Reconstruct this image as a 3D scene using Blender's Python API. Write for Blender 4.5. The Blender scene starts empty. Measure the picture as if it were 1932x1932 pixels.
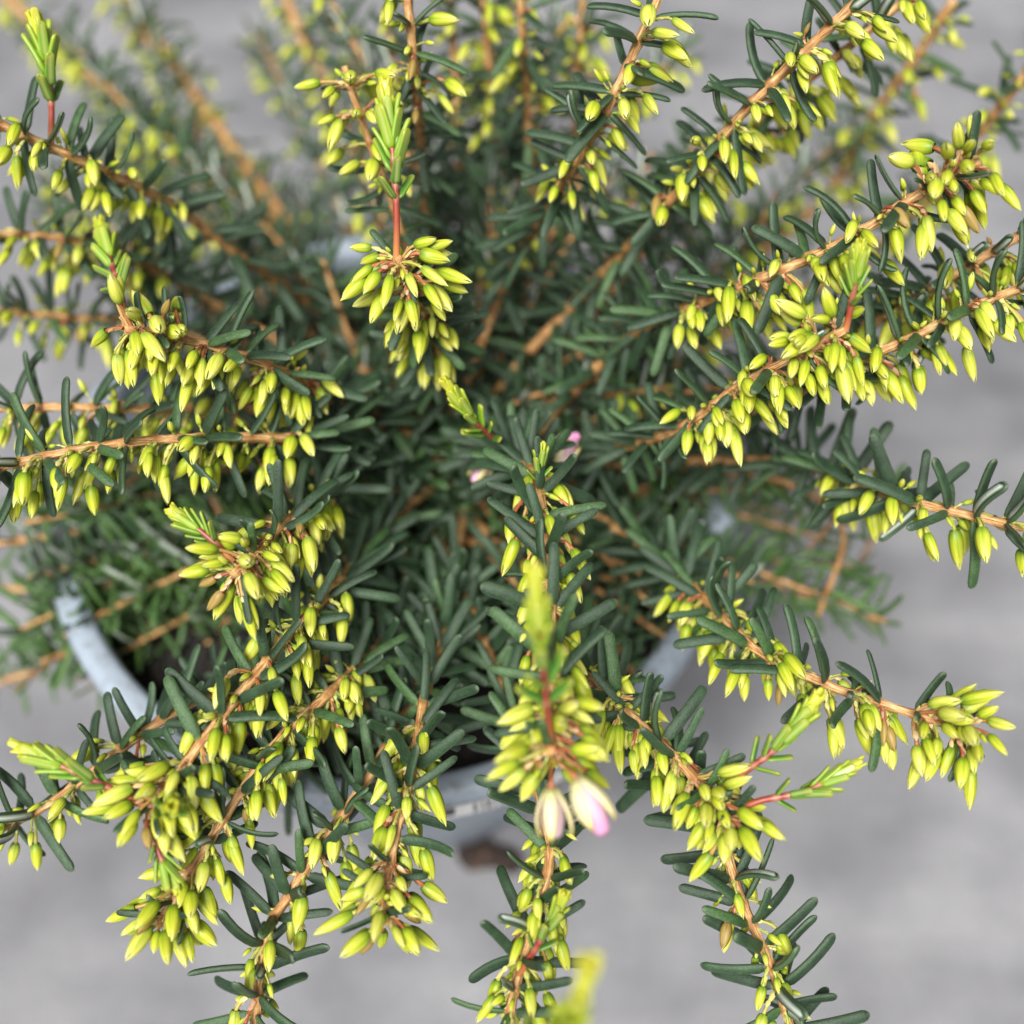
import bpy, math, random
import numpy as np
from mathutils import Vector, Matrix

random.seed(11)
rng = np.random.default_rng(11)
R = math.radians
scene = bpy.context.scene
col = scene.collection

# ------------------------------------------------------------------ camera
ELEV = R(57.0)                    # how steeply the camera looks down
FOV = R(45.0)
T = math.tan(FOV / 2)
RIM_Z = 0.110                     # pot rim height (m)
RIM_R = 0.0665
CAM_D = 0.240                     # distance camera - rim centre along the axis
FWD = Vector((0, math.cos(ELEV), -math.sin(ELEV)))
UP = Vector((0, math.sin(ELEV), math.cos(ELEV)))
RIGHT = Vector((1, 0, 0))
RCX, RCY = 742.0, 897.0           # where the rim centre falls in a 1932 px wide print of the photo
CAM = (Vector((0, 0, RIM_Z)) - FWD * CAM_D
       - RIGHT * (CAM_D * T * (RCX - 966) / 966) - UP * (CAM_D * T * (966 - RCY) / 966))

cd = bpy.data.cameras.new("camera")
cam = bpy.data.objects.new("camera", cd)
col.objects.link(cam)
cam.location = CAM
cam.rotation_euler = (R(90) - ELEV, 0, 0)
cd.sensor_width = 36.0
cd.sensor_fit = 'HORIZONTAL'
cd.lens = 18.0 / T
cd.clip_start = 0.005
cd.clip_end = 60.0
cd.dof.use_dof = True
cd.dof.focus_distance = 0.167
cd.dof.aperture_fstop = (cd.lens / 1000) / 0.0046     # 4.6 mm opening
cd.dof.aperture_blades = 0
scene.camera = cam

# ------------------------------------------------------------------ sky, sun, exposure
SUN_EL, SUN_AZ = R(62), R(200)     # soft daylight through cloud, from behind the viewer's left shoulder
w = bpy.data.worlds.new("World")
scene.world = w
w.use_nodes = True
nt = w.node_tree
bg = nt.nodes["Background"]
sky = nt.nodes.new("ShaderNodeTexSky")
sky.sky_type = 'NISHITA'
sky.sun_disc = False
sky.sun_elevation = SUN_EL
sky.sun_rotation = SUN_AZ
sky.air_density = 1.0
sky.dust_density = 4.0
sky.ozone_density = 0.6
hs = nt.nodes.new("ShaderNodeHueSaturation")     # cloud cover: the sky is almost without colour
hs.inputs["Saturation"].default_value = 0.12
nt.links.new(sky.outputs[0], hs.inputs["Color"])
nt.links.new(hs.outputs[0], bg.inputs[0])
bg.inputs[1].default_value = 0.075

sl = bpy.data.lights.new("sun", 'SUN')
sl.energy = 4.0
sl.angle = R(24)
sl.color = (1.0, 0.975, 0.94)
sun = bpy.data.objects.new("sun", sl)
col.objects.link(sun)
sd = Vector((math.sin(SUN_AZ) * math.cos(SUN_EL), math.cos(SUN_AZ) * math.cos(SUN_EL), math.sin(SUN_EL)))
sun.rotation_euler = sd.to_track_quat('Z', 'Y').to_euler()
sun.location = sd * 2

vs = scene.view_settings
vs.view_transform = 'Standard'
vs.look = 'None'
vs.gamma = 1.0
vs.use_curve_mapping = False
vs.exposure = 0.58
scene.cycles.use_denoising = True
scene.cycles.max_bounces = 4
scene.cycles.diffuse_bounces = 3
scene.cycles.glossy_bounces = 2
scene.cycles.transmission_bounces = 3
scene.cycles.transparent_max_bounces = 8


# ------------------------------------------------------------------ helpers
def P(px, py, d):
    """point at depth d (m) seen at pixel px, py of a 1932 px print"""
    return CAM + FWD * d + RIGHT * (d * T * (px - 966) / 966) + UP * (d * T * (966 - py) / 966)


def project(p):
    v = p - CAM
    d = v.dot(FWD)
    if d < 1e-4:
        return -9999, -9999, d
    return 966 + v.dot(RIGHT) / (d * T) * 966, 966 - v.dot(UP) / (d * T) * 966, d


class Geo:
    """verts, faces, one colour attribute and a material slot per face"""
    def __init__(self):
        self.v, self.f, self.c, self.m = [], [], [], []

    def grid(self, rows, cols, mat=0, closed=False, flip=False):
        n = len(rows); k = len(rows[0]); b = len(self.v)
        for r_, c_ in zip(rows, cols):
            self.v.extend(r_); self.c.extend(c_)
        for i in range(n - 1):
            for j in range(k if closed else k - 1):
                j2 = (j + 1) % k
                q = (b + i * k + j, b + i * k + j2, b + (i + 1) * k + j2, b + (i + 1) * k + j)
                self.f.append(q[::-1] if flip else q); self.m.append(mat)
        return b, n, k

    def cap(self, idx, mat=0):
        self.f.append(tuple(idx)); self.m.append(mat)

    def pack(self):
        self.V = np.array([tuple(p) for p in self.v], dtype=np.float64)
        self.C = np.array(self.c, dtype=np.float32)
        self.L = np.array([len(x) for x in self.f], dtype=np.int32)
        self.I = np.array([i for x in self.f for i in x], dtype=np.int32)
        self.M = np.array(self.m, dtype=np.int32)
        return self


def mesh_from(name, V, C, L, I, M, mats, smooth=True):
    me = bpy.data.meshes.new(name)
    me.vertices.add(len(V)); me.vertices.foreach_set("co", np.asarray(V, dtype=np.float32).ravel())
    me.loops.add(len(I)); me.loops.foreach_set("vertex_index", I)
    me.polygons.add(len(L))
    st = np.zeros(len(L), dtype=np.int32); st[1:] = np.cumsum(L)[:-1]
    me.polygons.foreach_set("loop_start", st)
    me.polygons.foreach_set("loop_total", L)
    me.polygons.foreach_set("material_index", M)
    me.polygons.foreach_set("use_smooth", np.full(len(L), smooth))
    for m in mats:
        me.materials.append(m)
    a = me.attributes.new("col", 'FLOAT_COLOR', 'POINT')
    a.data.foreach_set("color", np.asarray(C, dtype=np.float32).ravel())
    me.update(calc_edges=True)
    me.validate()
    return me


def geo_mesh(name, g, mats, smooth=True):
    g.pack()
    return mesh_from(name, g.V, g.C, g.L, g.I, g.M, mats, smooth)


def join_instances(name, items, mats, origin):
    """items: list of (packed Geo, 4x4 world matrix); returns one mesh relative to origin"""
    Vs, Cs, Ls, Is, Ms = [], [], [], [], []
    off = 0
    o = np.array(origin)
    for g, mw in items:
        A = np.array(mw)
        Vs.append(g.V @ A[:3, :3].T + A[:3, 3] - o)
        Cs.append(g.C); Ls.append(g.L); Is.append(g.I + off); Ms.append(g.M)
        off += len(g.V)
    return mesh_from(name, np.concatenate(Vs), np.concatenate(Cs), np.concatenate(Ls),
                     np.concatenate(Is), np.concatenate(Ms), mats)


def link(name, data, parent=None, loc=None):
    o = bpy.data.objects.new(name, data)
    col.objects.link(o)
    if parent:
        o.parent = parent
    if loc is not None:
        o.location = loc
    return o


def tag(o, label=None, cat=None, group=None, kind=None):
    if label: o["label"] = label
    if cat: o["category"] = cat
    if group: o["group"] = group
    if kind: o["kind"] = kind
    return o


def new_mat(name):
    m = bpy.data.materials.new(name)
    m.use_nodes = True
    return m, m.node_tree, m.node_tree.nodes["Principled BSDF"]


def N(nt, t, **kw):
    n = nt.nodes.new(t)
    for k, v in kw.items():
        if k in n.inputs: n.inputs[k].default_value = v
        else: setattr(n, k, v)
    return n


def ramp(nt, fac, stops, interp='LINEAR'):
    n = nt.nodes.new("ShaderNodeValToRGB")
    n.color_ramp.interpolation = interp
    e = n.color_ramp.elements
    while len(e) < len(stops): e.new(0.5)
    for i, (p, c) in enumerate(stops):
        e[i].position = p
        e[i].color = (c[0], c[1], c[2], 1)
    nt.links.new(fac, n.inputs[0])
    return n.outputs[0]


def mix(nt, fac, a, b, mode='MIX'):
    n = nt.nodes.new("ShaderNodeMix")
    n.data_type = 'RGBA'; n.blend_type = mode
    for sock, val in ((0, fac), (6, a), (7, b)):
        if isinstance(val, (int, float)): n.inputs[sock].default_value = val
        elif isinstance(val, tuple): n.inputs[sock].default_value = (*val, 1)
        else: nt.links.new(val, n.inputs[sock])
    return n.outputs[2]


def math_(nt, op, a, b=None):
    n = nt.nodes.new("ShaderNodeMath"); n.operation = op
    for i, v in enumerate((a, b)):
        if v is None: continue
        if isinstance(v, (int, float)): n.inputs[i].default_value = v
        else: nt.links.new(v, n.inputs[i])
    return n.outputs[0]


def attr(nt):
    a = nt.nodes.new("ShaderNodeAttribute"); a.attribute_name = "col"
    s = nt.nodes.new("ShaderNodeSeparateColor")
    nt.links.new(a.outputs["Color"], s.inputs[0])
    return s.outputs[0], s.outputs[1], s.outputs[2], a.outputs["Alpha"]


def noise(nt, scale, detail=3, rough=0.5, coord='Object', vec=None):
    n = nt.nodes.new("ShaderNodeTexNoise")
    n.inputs["Scale"].default_value = scale
    n.inputs["Detail"].default_value = detail
    n.inputs["Roughness"].default_value = rough
    if vec is None:
        tc = nt.nodes.new("ShaderNodeTexCoord")
        vec = tc.outputs[coord]
    nt.links.new(vec, n.inputs["Vector"])
    return n.outputs["Fac"]


def world_pos(nt):
    return nt.nodes.new("ShaderNodeNewGeometry").outputs["Position"]


def bump(nt, bsdf, h, strength, dist):
    b = nt.nodes.new("ShaderNodeBump")
    b.inputs["Strength"].default_value = strength
    b.inputs["Distance"].default_value = dist
    nt.links.new(h, b.inputs["Height"])
    nt.links.new(b.outputs[0], bsdf.inputs["Normal"])


def translucent(nt, bsdf, colr, fac):
    out = [n for n in nt.nodes if n.type == 'OUTPUT_MATERIAL'][0]
    tr = nt.nodes.new("ShaderNodeBsdfTranslucent")
    nt.links.new(colr, tr.inputs["Color"])
    mx = nt.nodes.new("ShaderNodeMixShader"); mx.inputs[0].default_value = fac
    nt.links.new(bsdf.outputs[0], mx.inputs[1]); nt.links.new(tr.outputs[0], mx.inputs[2])
    nt.links.new(mx.outputs[0], out.inputs["Surface"])


# ------------------------------------------------------------------ materials
# leaf: col = (t along, groove 0/1, random, margin)
m_leaf, nt, b = new_mat("heather_leaf")
t_, g_, r_, e_ = attr(nt)
wp = world_pos(nt)
base = ramp(nt, r_, [(0.0, (0.010, 0.029, 0.011)), (0.4, (0.015, 0.040, 0.016)), (0.72, (0.024, 0.058, 0.023)), (0.88, (0.046, 0.110, 0.022)), (0.95, (0.058, 0.125, 0.024)), (1.0, (0.22, 0.105, 0.035))])
n1 = noise(nt, 4200, 3, 0.7, vec=wp)
base = mix(nt, 1.0, base, ramp(nt, n1, [(0.34, (0.50, 0.56, 0.50)), (0.66, (1.75, 1.62, 1.7))]), 'MULTIPLY')
n2 = noise(nt, 500, 2, 0.5, vec=wp)
base = mix(nt, 1.0, base, ramp(nt, n2, [(0.3, (0.70, 0.74, 0.70)), (0.7, (1.34, 1.28, 1.30))]), 'MULTIPLY')
base = mix(nt, math_(nt, 'MULTIPLY', e_, 0.42), base, (0.12, 0.19, 0.10))
base = mix(nt, ramp(nt, t_, [(0.0, (1, 1, 1)), (0.07, (0, 0, 0))]), base, (0.22, 0.27, 0.05))
base = mix(nt, ramp(nt, t_, [(0.95, (0, 0, 0)), (1.0, (0.5, 0.5, 0.5))]), base, (0.16, 0.20, 0.12))
base = mix(nt, g_, base, (0.62, 0.68, 0.60))
nt.links.new(base, b.inputs["Base Color"])
b.inputs["Roughness"].default_value = 0.48
b.inputs["Specular IOR Level"].default_value = 0.5
bump(nt, b, n1, 0.7, 0.00016)

# sepal: col = (t along, across 0..1, random, 1)
m_sepal, nt, b = new_mat("bud_sepal")
t_, u_, r_, e_ = attr(nt)
green = ramp(nt, t_, [(0.0, (0.12, 0.23, 0.016)), (0.25, (0.40, 0.48, 0.024)), (0.7, (0.62, 0.62, 0.050)), (1.0, (0.78, 0.75, 0.24))])
pale = ramp(nt, t_, [(0.0, (0.28, 0.38, 0.04)), (0.25, (0.62, 0.63, 0.09)), (0.7, (0.79, 0.74, 0.16)), (1.0, (0.84, 0.76, 0.32))])
base = mix(nt, ramp(nt, r_, [(0.25, (0, 0, 0)), (0.95, (0.9, 0.9, 0.9))]), green, pale)
base = mix(nt, ramp(nt, r_, [(0.975, (0, 0, 0)), (1.0, (0.85, 0.85, 0.85))]), base, (0.34, 0.19, 0.06))
stripe = ramp(nt, math_(nt, 'ABSOLUTE', math_(nt, 'SUBTRACT', u_, 0.5)), [(0.0, (0.88, 0.95, 0.72)), (0.07, (1.10, 1.07, 1.3)), (0.22, (1.02, 1.02, 1.1)), (0.38, (0.70, 0.82, 0.4)), (0.5, (1.12, 1.08, 1.3))])
base = mix(nt, 1.0, base, stripe, 'MULTIPLY')
cmb = nt.nodes.new("ShaderNodeCombineXYZ")
nt.links.new(math_(nt, 'MULTIPLY', t_, 1.2), cmb.inputs[0]); nt.links.new(math_(nt, 'MULTIPLY', u_, 14.0), cmb.inputs[1]); nt.links.new(math_(nt, 'MULTIPLY', r_, 37.0), cmb.inputs[2])
n1 = noise(nt, 1.0, 3, 0.6, vec=cmb.outputs[0])
base = mix(nt, 1.0, base, ramp(nt, n1, [(0.3, (0.74, 0.82, 0.6)), (0.7, (1.12, 1.08, 1.3))]), 'MULTIPLY')
nt.links.new(base, b.inputs["Base Color"])
b.inputs["Roughness"].default_value = 0.42
b.inputs["Specular IOR Level"].default_value = 0.4
bump(nt, b, n1, 0.30, 0.00012)
translucent(nt, b, base, 0.22)

# pedicel and bracts: col = (t, u, random, bract?)
m_ped, nt, b = new_mat("flower_stalk")
t_, u_, r_, e_ = attr(nt)
base = ramp(nt, r_, [(0.0, (0.36, 0.40, 0.06)), (0.45, (0.50, 0.40, 0.10)), (0.7, (0.42, 0.16, 0.055)), (1.0, (0.34, 0.085, 0.035))])
base = mix(nt, e_, base, ramp(nt, r_, [(0.0, (0.52, 0.55, 0.14)), (0.6, (0.66, 0.50, 0.22)), (1.0, (0.62, 0.36, 0.20))]))
nt.links.new(base, b.inputs["Base Color"])
b.inputs["Roughness"].default_value = 0.5
translucent(nt, b, base, 0.12)

# woody stem: col = (s along, angle, node, random/redness)
m_stem, nt, b = new_mat("stem_bark")
s_, u_, nd_, r_ = attr(nt)
cmb = nt.nodes.new("ShaderNodeCombineXYZ")
nt.links.new(math_(nt, 'MULTIPLY', s_, 9.0), cmb.inputs[0]); nt.links.new(math_(nt, 'MULTIPLY', u_, 11.0), cmb.inputs[1]); nt.links.new(math_(nt, 'MULTIPLY', r_, 91.0), cmb.inputs[2])
n1 = noise(nt, 1.0, 4, 0.65, vec=cmb.outputs[0])
base = ramp(nt, n1, [(0.32, (0.11, 0.040, 0.012)), (0.41, (0.34, 0.150, 0.040)), (0.49, (0.52, 0.285, 0.095)), (0.62, (0.74, 0.51, 0.25))])
n2 = noise(nt, 900, 3, 0.6, vec=world_pos(nt))
base = mix(nt, ramp(nt, n2, [(0.46, (0, 0, 0)), (0.70, (0.55, 0.55, 0.55))]), base, (0.28, 0.110, 0.028))
base = mix(nt, math_(nt, 'MULTIPLY', nd_, 0.8), base, (0.25, 0.085, 0.022))
nt.links.new(base, b.inputs["Base Color"])
b.inputs["Roughness"].default_value = 0.6
bump(nt, b, n1, 0.6, 0.0003)

# young shoot stalk: red
m_shoot, nt, b = new_mat("young_stalk")
s_, u_, nd_, r_ = attr(nt)
base = ramp(nt, s_, [(0.0, (0.48, 0.20, 0.06)), (0.25, (0.28, 0.050, 0.025)), (0.6, (0.20, 0.022, 0.024)), (0.85, (0.40, 0.10, 0.03)), (1.0, (0.42, 0.36, 0.04))])
base = mix(nt, math_(nt, 'MULTIPLY', nd_, 0.7), base, (0.60, 0.36, 0.20))
nt.links.new(base, b.inputs["Base Color"])
b.inputs["Roughness"].default_value = 0.42

# young leaf: col = (t, groove, yellowness, margin)
m_young, nt, b = new_mat("young_leaf")
t_, g_, r_, e_ = attr(nt)
base = ramp(nt, r_, [(0.0, (0.055, 0.19, 0.022)), (0.5, (0.17, 0.36, 0.018)), (1.0, (0.56, 0.58, 0.022))])
base = mix(nt, ramp(nt, t_, [(0.6, (0, 0, 0)), (1.0, (0.35, 0.35, 0.35))]), base, (0.60, 0.45, 0.04))
base = mix(nt, math_(nt, 'MULTIPLY', e_, 0.3), base, (0.62, 0.62, 0.10))
base = mix(nt, math_(nt, 'MULTIPLY', g_, 0.6), base, (0.60, 0.60, 0.2))
nt.links.new(base, b.inputs["Base Color"])
b.inputs["Roughness"].default_value = 0.36
translucent(nt, b, base, 0.2)

# open flower petals
m_open, nt, b = new_mat("open_sepal")
t_, u_, r_, e_ = attr(nt)
base = ramp(nt, t_, [(0.0, (0.60, 0.58, 0.20)), (0.3, (0.82, 0.74, 0.48)), (0.8, (0.84, 0.74, 0.36)), (1.0, (0.72, 0.58, 0.10))])
nt.links.new(base, b.inputs["Base Color"]); b.inputs["Roughness"].default_value = 0.45
translucent(nt, b, base, 0.25)
m_pink, nt, b = new_mat("pink_corolla")
t_, u_, r_, e_ = attr(nt)
base = mix(nt, r_, ramp(nt, t_, [(0.0, (0.72, 0.62, 0.50)), (0.45, (0.70, 0.52, 0.50)), (0.75, (0.66, 0.46, 0.50)), (1.0, (0.72, 0.55, 0.56))]),
           ramp(nt, t_, [(0.0, (0.80, 0.66, 0.60)), (0.45, (0.78, 0.50, 0.62)), (0.75, (0.80, 0.46, 0.64)), (1.0, (0.78, 0.32, 0.56))]))
nt.links.new(base, b.inputs["Base Color"]); b.inputs["Roughness"].default_value = 0.4
translucent(nt, b, base, 0.25)

# pot plastic
m_pot, nt, b = new_mat("pot_plastic")
n1 = noise(nt, 60, 3, 0.6)
base = ramp(nt, n1, [(0.3, (0.25, 0.30, 0.36)), (0.7, (0.30, 0.35, 0.41))])
n2 = noise(nt, 420, 4, 0.7)
base = mix(nt, ramp(nt, n2, [(0.50, (0, 0, 0)), (0.72, (0.75, 0.75, 0.75))]), base, (0.13, 0.125, 0.115))
nt.links.new(base, b.inputs["Base Color"])
b.inputs["Roughness"].default_value = 0.42
bump(nt, b, noise(nt, 1500, 2), 0.15, 0.0002)

m_paper, nt, b = new_mat("label_paper")
n1 = noise(nt, 300, 3, 0.6)
nt.links.new(ramp(nt, n1, [(0.3, (0.74, 0.73, 0.71)), (0.7, (0.82, 0.81, 0.80))]), b.inputs["Base Color"])
b.inputs["Roughness"].default_value = 0.5
m_ink, nt, b = new_mat("label_ink")
n1 = noise(nt, 900, 2, 0.6)
nt.links.new(ramp(nt, n1, [(0.3, (0.02, 0.022, 0.025)), (0.7, (0.05, 0.05, 0.055))]), b.inputs["Base Color"])
b.inputs["Roughness"].default_value = 0.6

m_soil, nt, b = new_mat("potting_soil")
n1 = noise(nt, 420, 5, 0.7)
nt.links.new(ramp(nt, n1, [(0.3, (0.003, 0.0026, 0.002)), (0.55, (0.009, 0.007, 0.005)), (0.75, (0.035, 0.022, 0.013))]), b.inputs["Base Color"])
b.inputs["Roughness"].default_value = 0.9
bump(nt, b, n1, 0.8, 0.001)

m_bark, nt, b = new_mat("bark_chip")
n1 = noise(nt, 260, 4, 0.65)
nt.links.new(ramp(nt, n1, [(0.35, (0.010, 0.007, 0.006)), (0.55, (0.028, 0.016, 0.011)), (0.72, (0.16, 0.075, 0.035))]), b.inputs["Base Color"])
b.inputs["Roughness"].default_value = 0.85
bump(nt, b, n1, 0.6, 0.001)

# ground: worn grey concrete
m_ground, nt, b = new_mat("grey_concrete")
big = noise(nt, 9, 3, 0.5)
mp = nt.nodes.new("ShaderNodeMapping"); tc = nt.nodes.new("ShaderNodeTexCoord")
nt.links.new(tc.outputs["Object"], mp.inputs["Vector"])
mp.inputs["Scale"].default_value = (14, 52, 1)
mp.inputs["Rotation"].default_value = (0, 0, R(8))
band = noise(nt, 1.0, 2, 0.5, vec=mp.outputs[0])
mid = noise(nt, 30, 3, 0.5)
fine = noise(nt, 700, 5, 0.7)
base = ramp(nt, big, [(0.32, (0.145, 0.145, 0.151)), (0.68, (0.206, 0.206, 0.214))])
base = mix(nt, 1.0, base, ramp(nt, band, [(0.35, (0.86, 0.86, 0.87)), (0.60, (1.08, 1.08, 1.08))]), 'MULTIPLY')
base = mix(nt, 1.0, base, ramp(nt, mid, [(0.32, (0.74, 0.74, 0.76)), (0.60, (1.08, 1.08, 1.08))]), 'MULTIPLY')
base = mix(nt, 1.0, base, ramp(nt, fine, [(0.3, (0.84, 0.84, 0.84)), (0.7, (1.12, 1.12, 1.12))]), 'MULTIPLY')
nt.links.new(base, b.inputs["Base Color"])
b.inputs["Roughness"].default_value = 0.6
bump(nt, b, fine, 0.4, 0.0008)

# ------------------------------------------------------------------ ground
g = Geo()
n = 48
xs = [math.copysign(abs(2 * i / n - 1) ** 3 * 40.0, i - n / 2) for i in range(n + 1)]
rows = [[(x, y, 0.0) for x in xs] for y in xs]
g.grid(rows, [[(0, 0, 0, 1)] * (n + 1)] * (n + 1))
ground = tag(link("ground", geo_mesh("ground", g, [m_ground])), kind="structure")

# ------------------------------------------------------------------ pot
def lathe(profile, seg, mats=0):
    g = Geo()
    rows = []; cols = []
    for (r, z) in profile:
        rows.append([(r * math.cos(2 * math.pi * k / seg), r * math.sin(2 * math.pi * k / seg), z) for k in range(seg)])
        cols.append([(0, 0, 0, 1)] * seg)
    g.grid(rows, cols, closed=True)
    return g


pot = tag(link("flower_pot", None), "pale blue-grey plastic flower pot holding the heather", "pot")
pot.location = (0, 0, 0.001)
pz = 0.001
prof = [(0.0005, 0.0), (0.0385, 0.0), (0.0397, 0.0012), (0.0622, RIM_Z - 0.016 - pz), (0.0622, RIM_Z - 0.004 - pz)]
prof_in = [(0.0610, RIM_Z - 0.004 - pz), (0.0610, RIM_Z - 0.016 - pz), (0.0383, 0.0032), (0.0005, 0.0030)]
link("wall", geo_mesh("pot_wall", lathe(prof + prof_in, 96), [m_pot]), pot)
zr = RIM_Z - pz
rim_prof = [(0.0607, zr - 0.006), (0.0610, zr - 0.0015), (0.0616, zr - 0.0004), (0.0624, zr), (0.0645, zr + 0.0002), (0.0656, zr),
            (0.0664, zr - 0.0010), (0.0667, zr - 0.0025), (0.0661, zr - 0.0095), (0.0656, zr - 0.0102), (0.0649, zr - 0.0095),
            (0.0655, zr - 0.003), (0.0647, zr - 0.0018), (0.0634, zr - 0.0018), (0.0625, zr - 0.0030), (0.0624, zr - 0.006), (0.0607, zr - 0.006)]
link("rim", geo_mesh("pot_rim", lathe(rim_prof, 128), [m_pot]), pot)


def skirt_patch(a0, a1, z0, z1, off, nseg=12):
    """a curved piece lying on the outside of the rim; angles in degrees, z from the top down"""
    def rad(z): return 0.0667 + (z + 0.0025) * (0.0006 / 0.007) + off
    g = Geo(); rows = []; cols = []
    for z in (z0, z1):
        rr = rad(z)
        rows.append([(rr * math.cos(R(a0 + (a1 - a0) * k / nseg)), rr * math.sin(R(a0 + (a1 - a0) * k / nseg)), zr + z) for k in range(nseg + 1)])
        cols.append([(0, 0, 0, 1)] * (nseg + 1))
    b0, nn, kk = g.grid(rows, cols)
    # back side, so that the sticker has thickness
    rows2 = [[(p[0] * (1 - 0.0012), p[1] * (1 - 0.0012), p[2]) for p in r] for r in rows]
    g.grid(rows2[::-1], cols)
    return g


LA0, LA1 = 276.0, 299.0
label = link("barcode_label", geo_mesh("barcode_label", skirt_patch(LA0, LA1, -0.0026, -0.0094, 0.00018), [m_paper]), pot)
label["label"] = "white paper barcode sticker on the outside of the rim"


def printed(a0, a1, z0, z1, name):
    link(name, geo_mesh(name, skirt_patch(a0, a1, z0, z1, 0.00030, 3), [m_ink]), label)


printed(277.2, 277.6, -0.0032, -0.0084, "printed_bar")
printed(278.1, 278.4, -0.0032, -0.0084, "printed_bar")
printed(279.2, 281.6, -0.0032, -0.0074, "printed_square")
a = 284.4
for wdt, gap in ((0.42, 0.75), (0.30, 0.55), (0.5, 0.6), (0.3, 0.7), (0.45, 0.6), (0.3, 0.6), (0.6, 0.7), (0.3, 0.6), (0.45, 0.6)):
    printed(a, a + wdt, -0.0032, -0.0084, "printed_bar")
    a += wdt + gap

# soil
SOIL_Z = RIM_Z - 0.014
g = Geo(); rows = []; cols = []
for i in range(27):
    rr = 0.0003 + 0.0606 * i / 26
    rows.append([(rr * math.cos(2 * math.pi * k / 72), rr * math.sin(2 * math.pi * k / 72),
                  SOIL_Z + 0.004 * (1 - (rr / 0.0587) ** 2) + rng.normal(0, 0.0006)) for k in range(72)])
    cols.append([(0, 0, 0, 1)] * 72)
g.grid(rows, cols, closed=True)
for q in range(900):
    rr = 0.057 * math.sqrt(random.random()); an = random.uniform(0, 2 * math.pi); s = random.uniform(0.0005, 0.0020)
    c0 = Vector((rr * math.cos(an), rr * math.sin(an), SOIL_Z + 0.004 * (1 - (rr / 0.0587) ** 2) + s * 0.2))
    b0 = len(g.v)
    for dv in ((1, 0, 0), (-1, 0, 0), (0, 1, 0), (0, -1, 0), (0, 0, 1), (0, 0, -1)):
        g.v.append(c0 + Vector(dv) * s * random.uniform(0.6, 1.3) + Vector(rng.normal(0, s * 0.25, 3))); g.c.append((0, 0, 0, 1))
    for t3 in ((0, 2, 4), (2, 1, 4), (1, 3, 4), (3, 0, 4), (2, 0, 5), (1, 2, 5), (3, 1, 5), (0, 3, 5)):
        g.f.append(tuple(b0 + x for x in t3)); g.m.append(0)
tag(link("potting_soil", geo_mesh("potting_soil", g, [m_soil], smooth=False)), "dark crumbly potting soil inside the plastic pot", "soil", kind="stuff")

# bark chip on the ground in front of the pot
def chip():
    g = Geo(); rows = []; cols = []
    for i in range(9):
        t = i / 8
        wv = 0.0075 * math.sin(math.pi * (0.12 + 0.8 * t)) * (1 + 0.25 * math.sin(9 * t))
        h = 0.0035 * math.sin(math.pi * (0.1 + 0.8 * t)) + 0.0008
        rows.append([((t - 0.5) * 0.034, wv * math.cos(2 * math.pi * k / 10) * (1 + 0.15 * math.sin(k * 5 + i)),
                      h + h * math.sin(2 * math.pi * k / 10) * (1 + 0.2 * math.cos(k * 3 + i * 2))) for k in range(10)])
        cols.append([(0, 0, 0, 1)] * 10)
    b0, n_, k_ = g.grid(rows, cols, closed=True)
    g.cap([b0 + k for k in range(9, -1, -1)]); g.cap([b0 + 8 * 10 + k for k in range(10)])
    return g


pc = P(925, 1622, 0.20)
ray = pc - CAM
gp = CAM + ray * (-CAM.z / ray.z)
c = tag(link("bark_chip", geo_mesh("bark_chip", chip(), [m_bark], smooth=False)), "small dark brown bark chip lying on grey ground beside the pot", "bark")
c.scale = (0.5, 0.55, 0.6); c.location = (gp.x, gp.y, 0.0002); c.rotation_euler = (0, 0, R(-12))


# ------------------------------------------------------------------ leaf, bud and flower shapes (unit: mm for flowers, leaf length 1)
def leaf_geo(curv, rnd, lowpoly=False, twist=0.0, wfac=1.0):
    """leaf along +X, upper face +Z, length 1"""
    g = Geo()
    k = 6 if lowpoly else 10
    ts = [0, 0.12, 0.45, 0.82, 0.95, 1.0] if lowpoly else [0, 0.05, 0.14, 0.3, 0.48, 0.66, 0.81, 0.90, 0.955, 0.988, 1.0]
    n = len(ts)
    rows = []; cols = []
    for i in range(n):
        t2 = ts[i]
        x = t2
        # blunt tip, narrow stalk
        wv = 0.098 * wfac * min(1.0, 0.40 + 4.2 * t2) * (1.0 - 0.16 * t2) * (max(0.0, 1 - max(0, (t2 - 0.88) / 0.12) ** 2.0)) ** 0.5
        if i == n - 1: wv = 0.010
        hv = wv * 0.52
        a = curv * (t2 ** 1.5)
        cz = curv * 0.42 * t2 ** 2
        cx = x - 0.12 * abs(curv) * t2 ** 3
        row = []; cc = []
        for j in range(k):
            th = math.pi / 2 + 2 * math.pi * j / k + twist * t2
            y = wv * math.copysign(abs(math.cos(th)) ** 0.8, math.cos(th)); z = hv * math.copysign(abs(math.sin(th)) ** 0.8, math.sin(th))
            thb = (math.pi / 2 + 2 * math.pi * j / k) % (2 * math.pi)
            groove = 0.0
            if abs(thb - 1.5 * math.pi) < 0.2:
                z += hv * 0.75; groove = 1.0 if 0.06 < t2 < 0.93 else 0.0
            margin = abs(math.cos(thb)) ** 6
            row.append((cx - z * math.sin(a * 0.8), y, cz + z))
            cc.append((t2, groove, rnd, margin))
        rows.append(row); cols.append(cc)
    b0, n_, k_ = g.grid(rows, cols, closed=True)
    g.cap([b0 + j for j in range(k - 1, -1, -1)]); g.cap([b0 + (n - 1) * k + j for j in range(k)])
    return g.pack()


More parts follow.
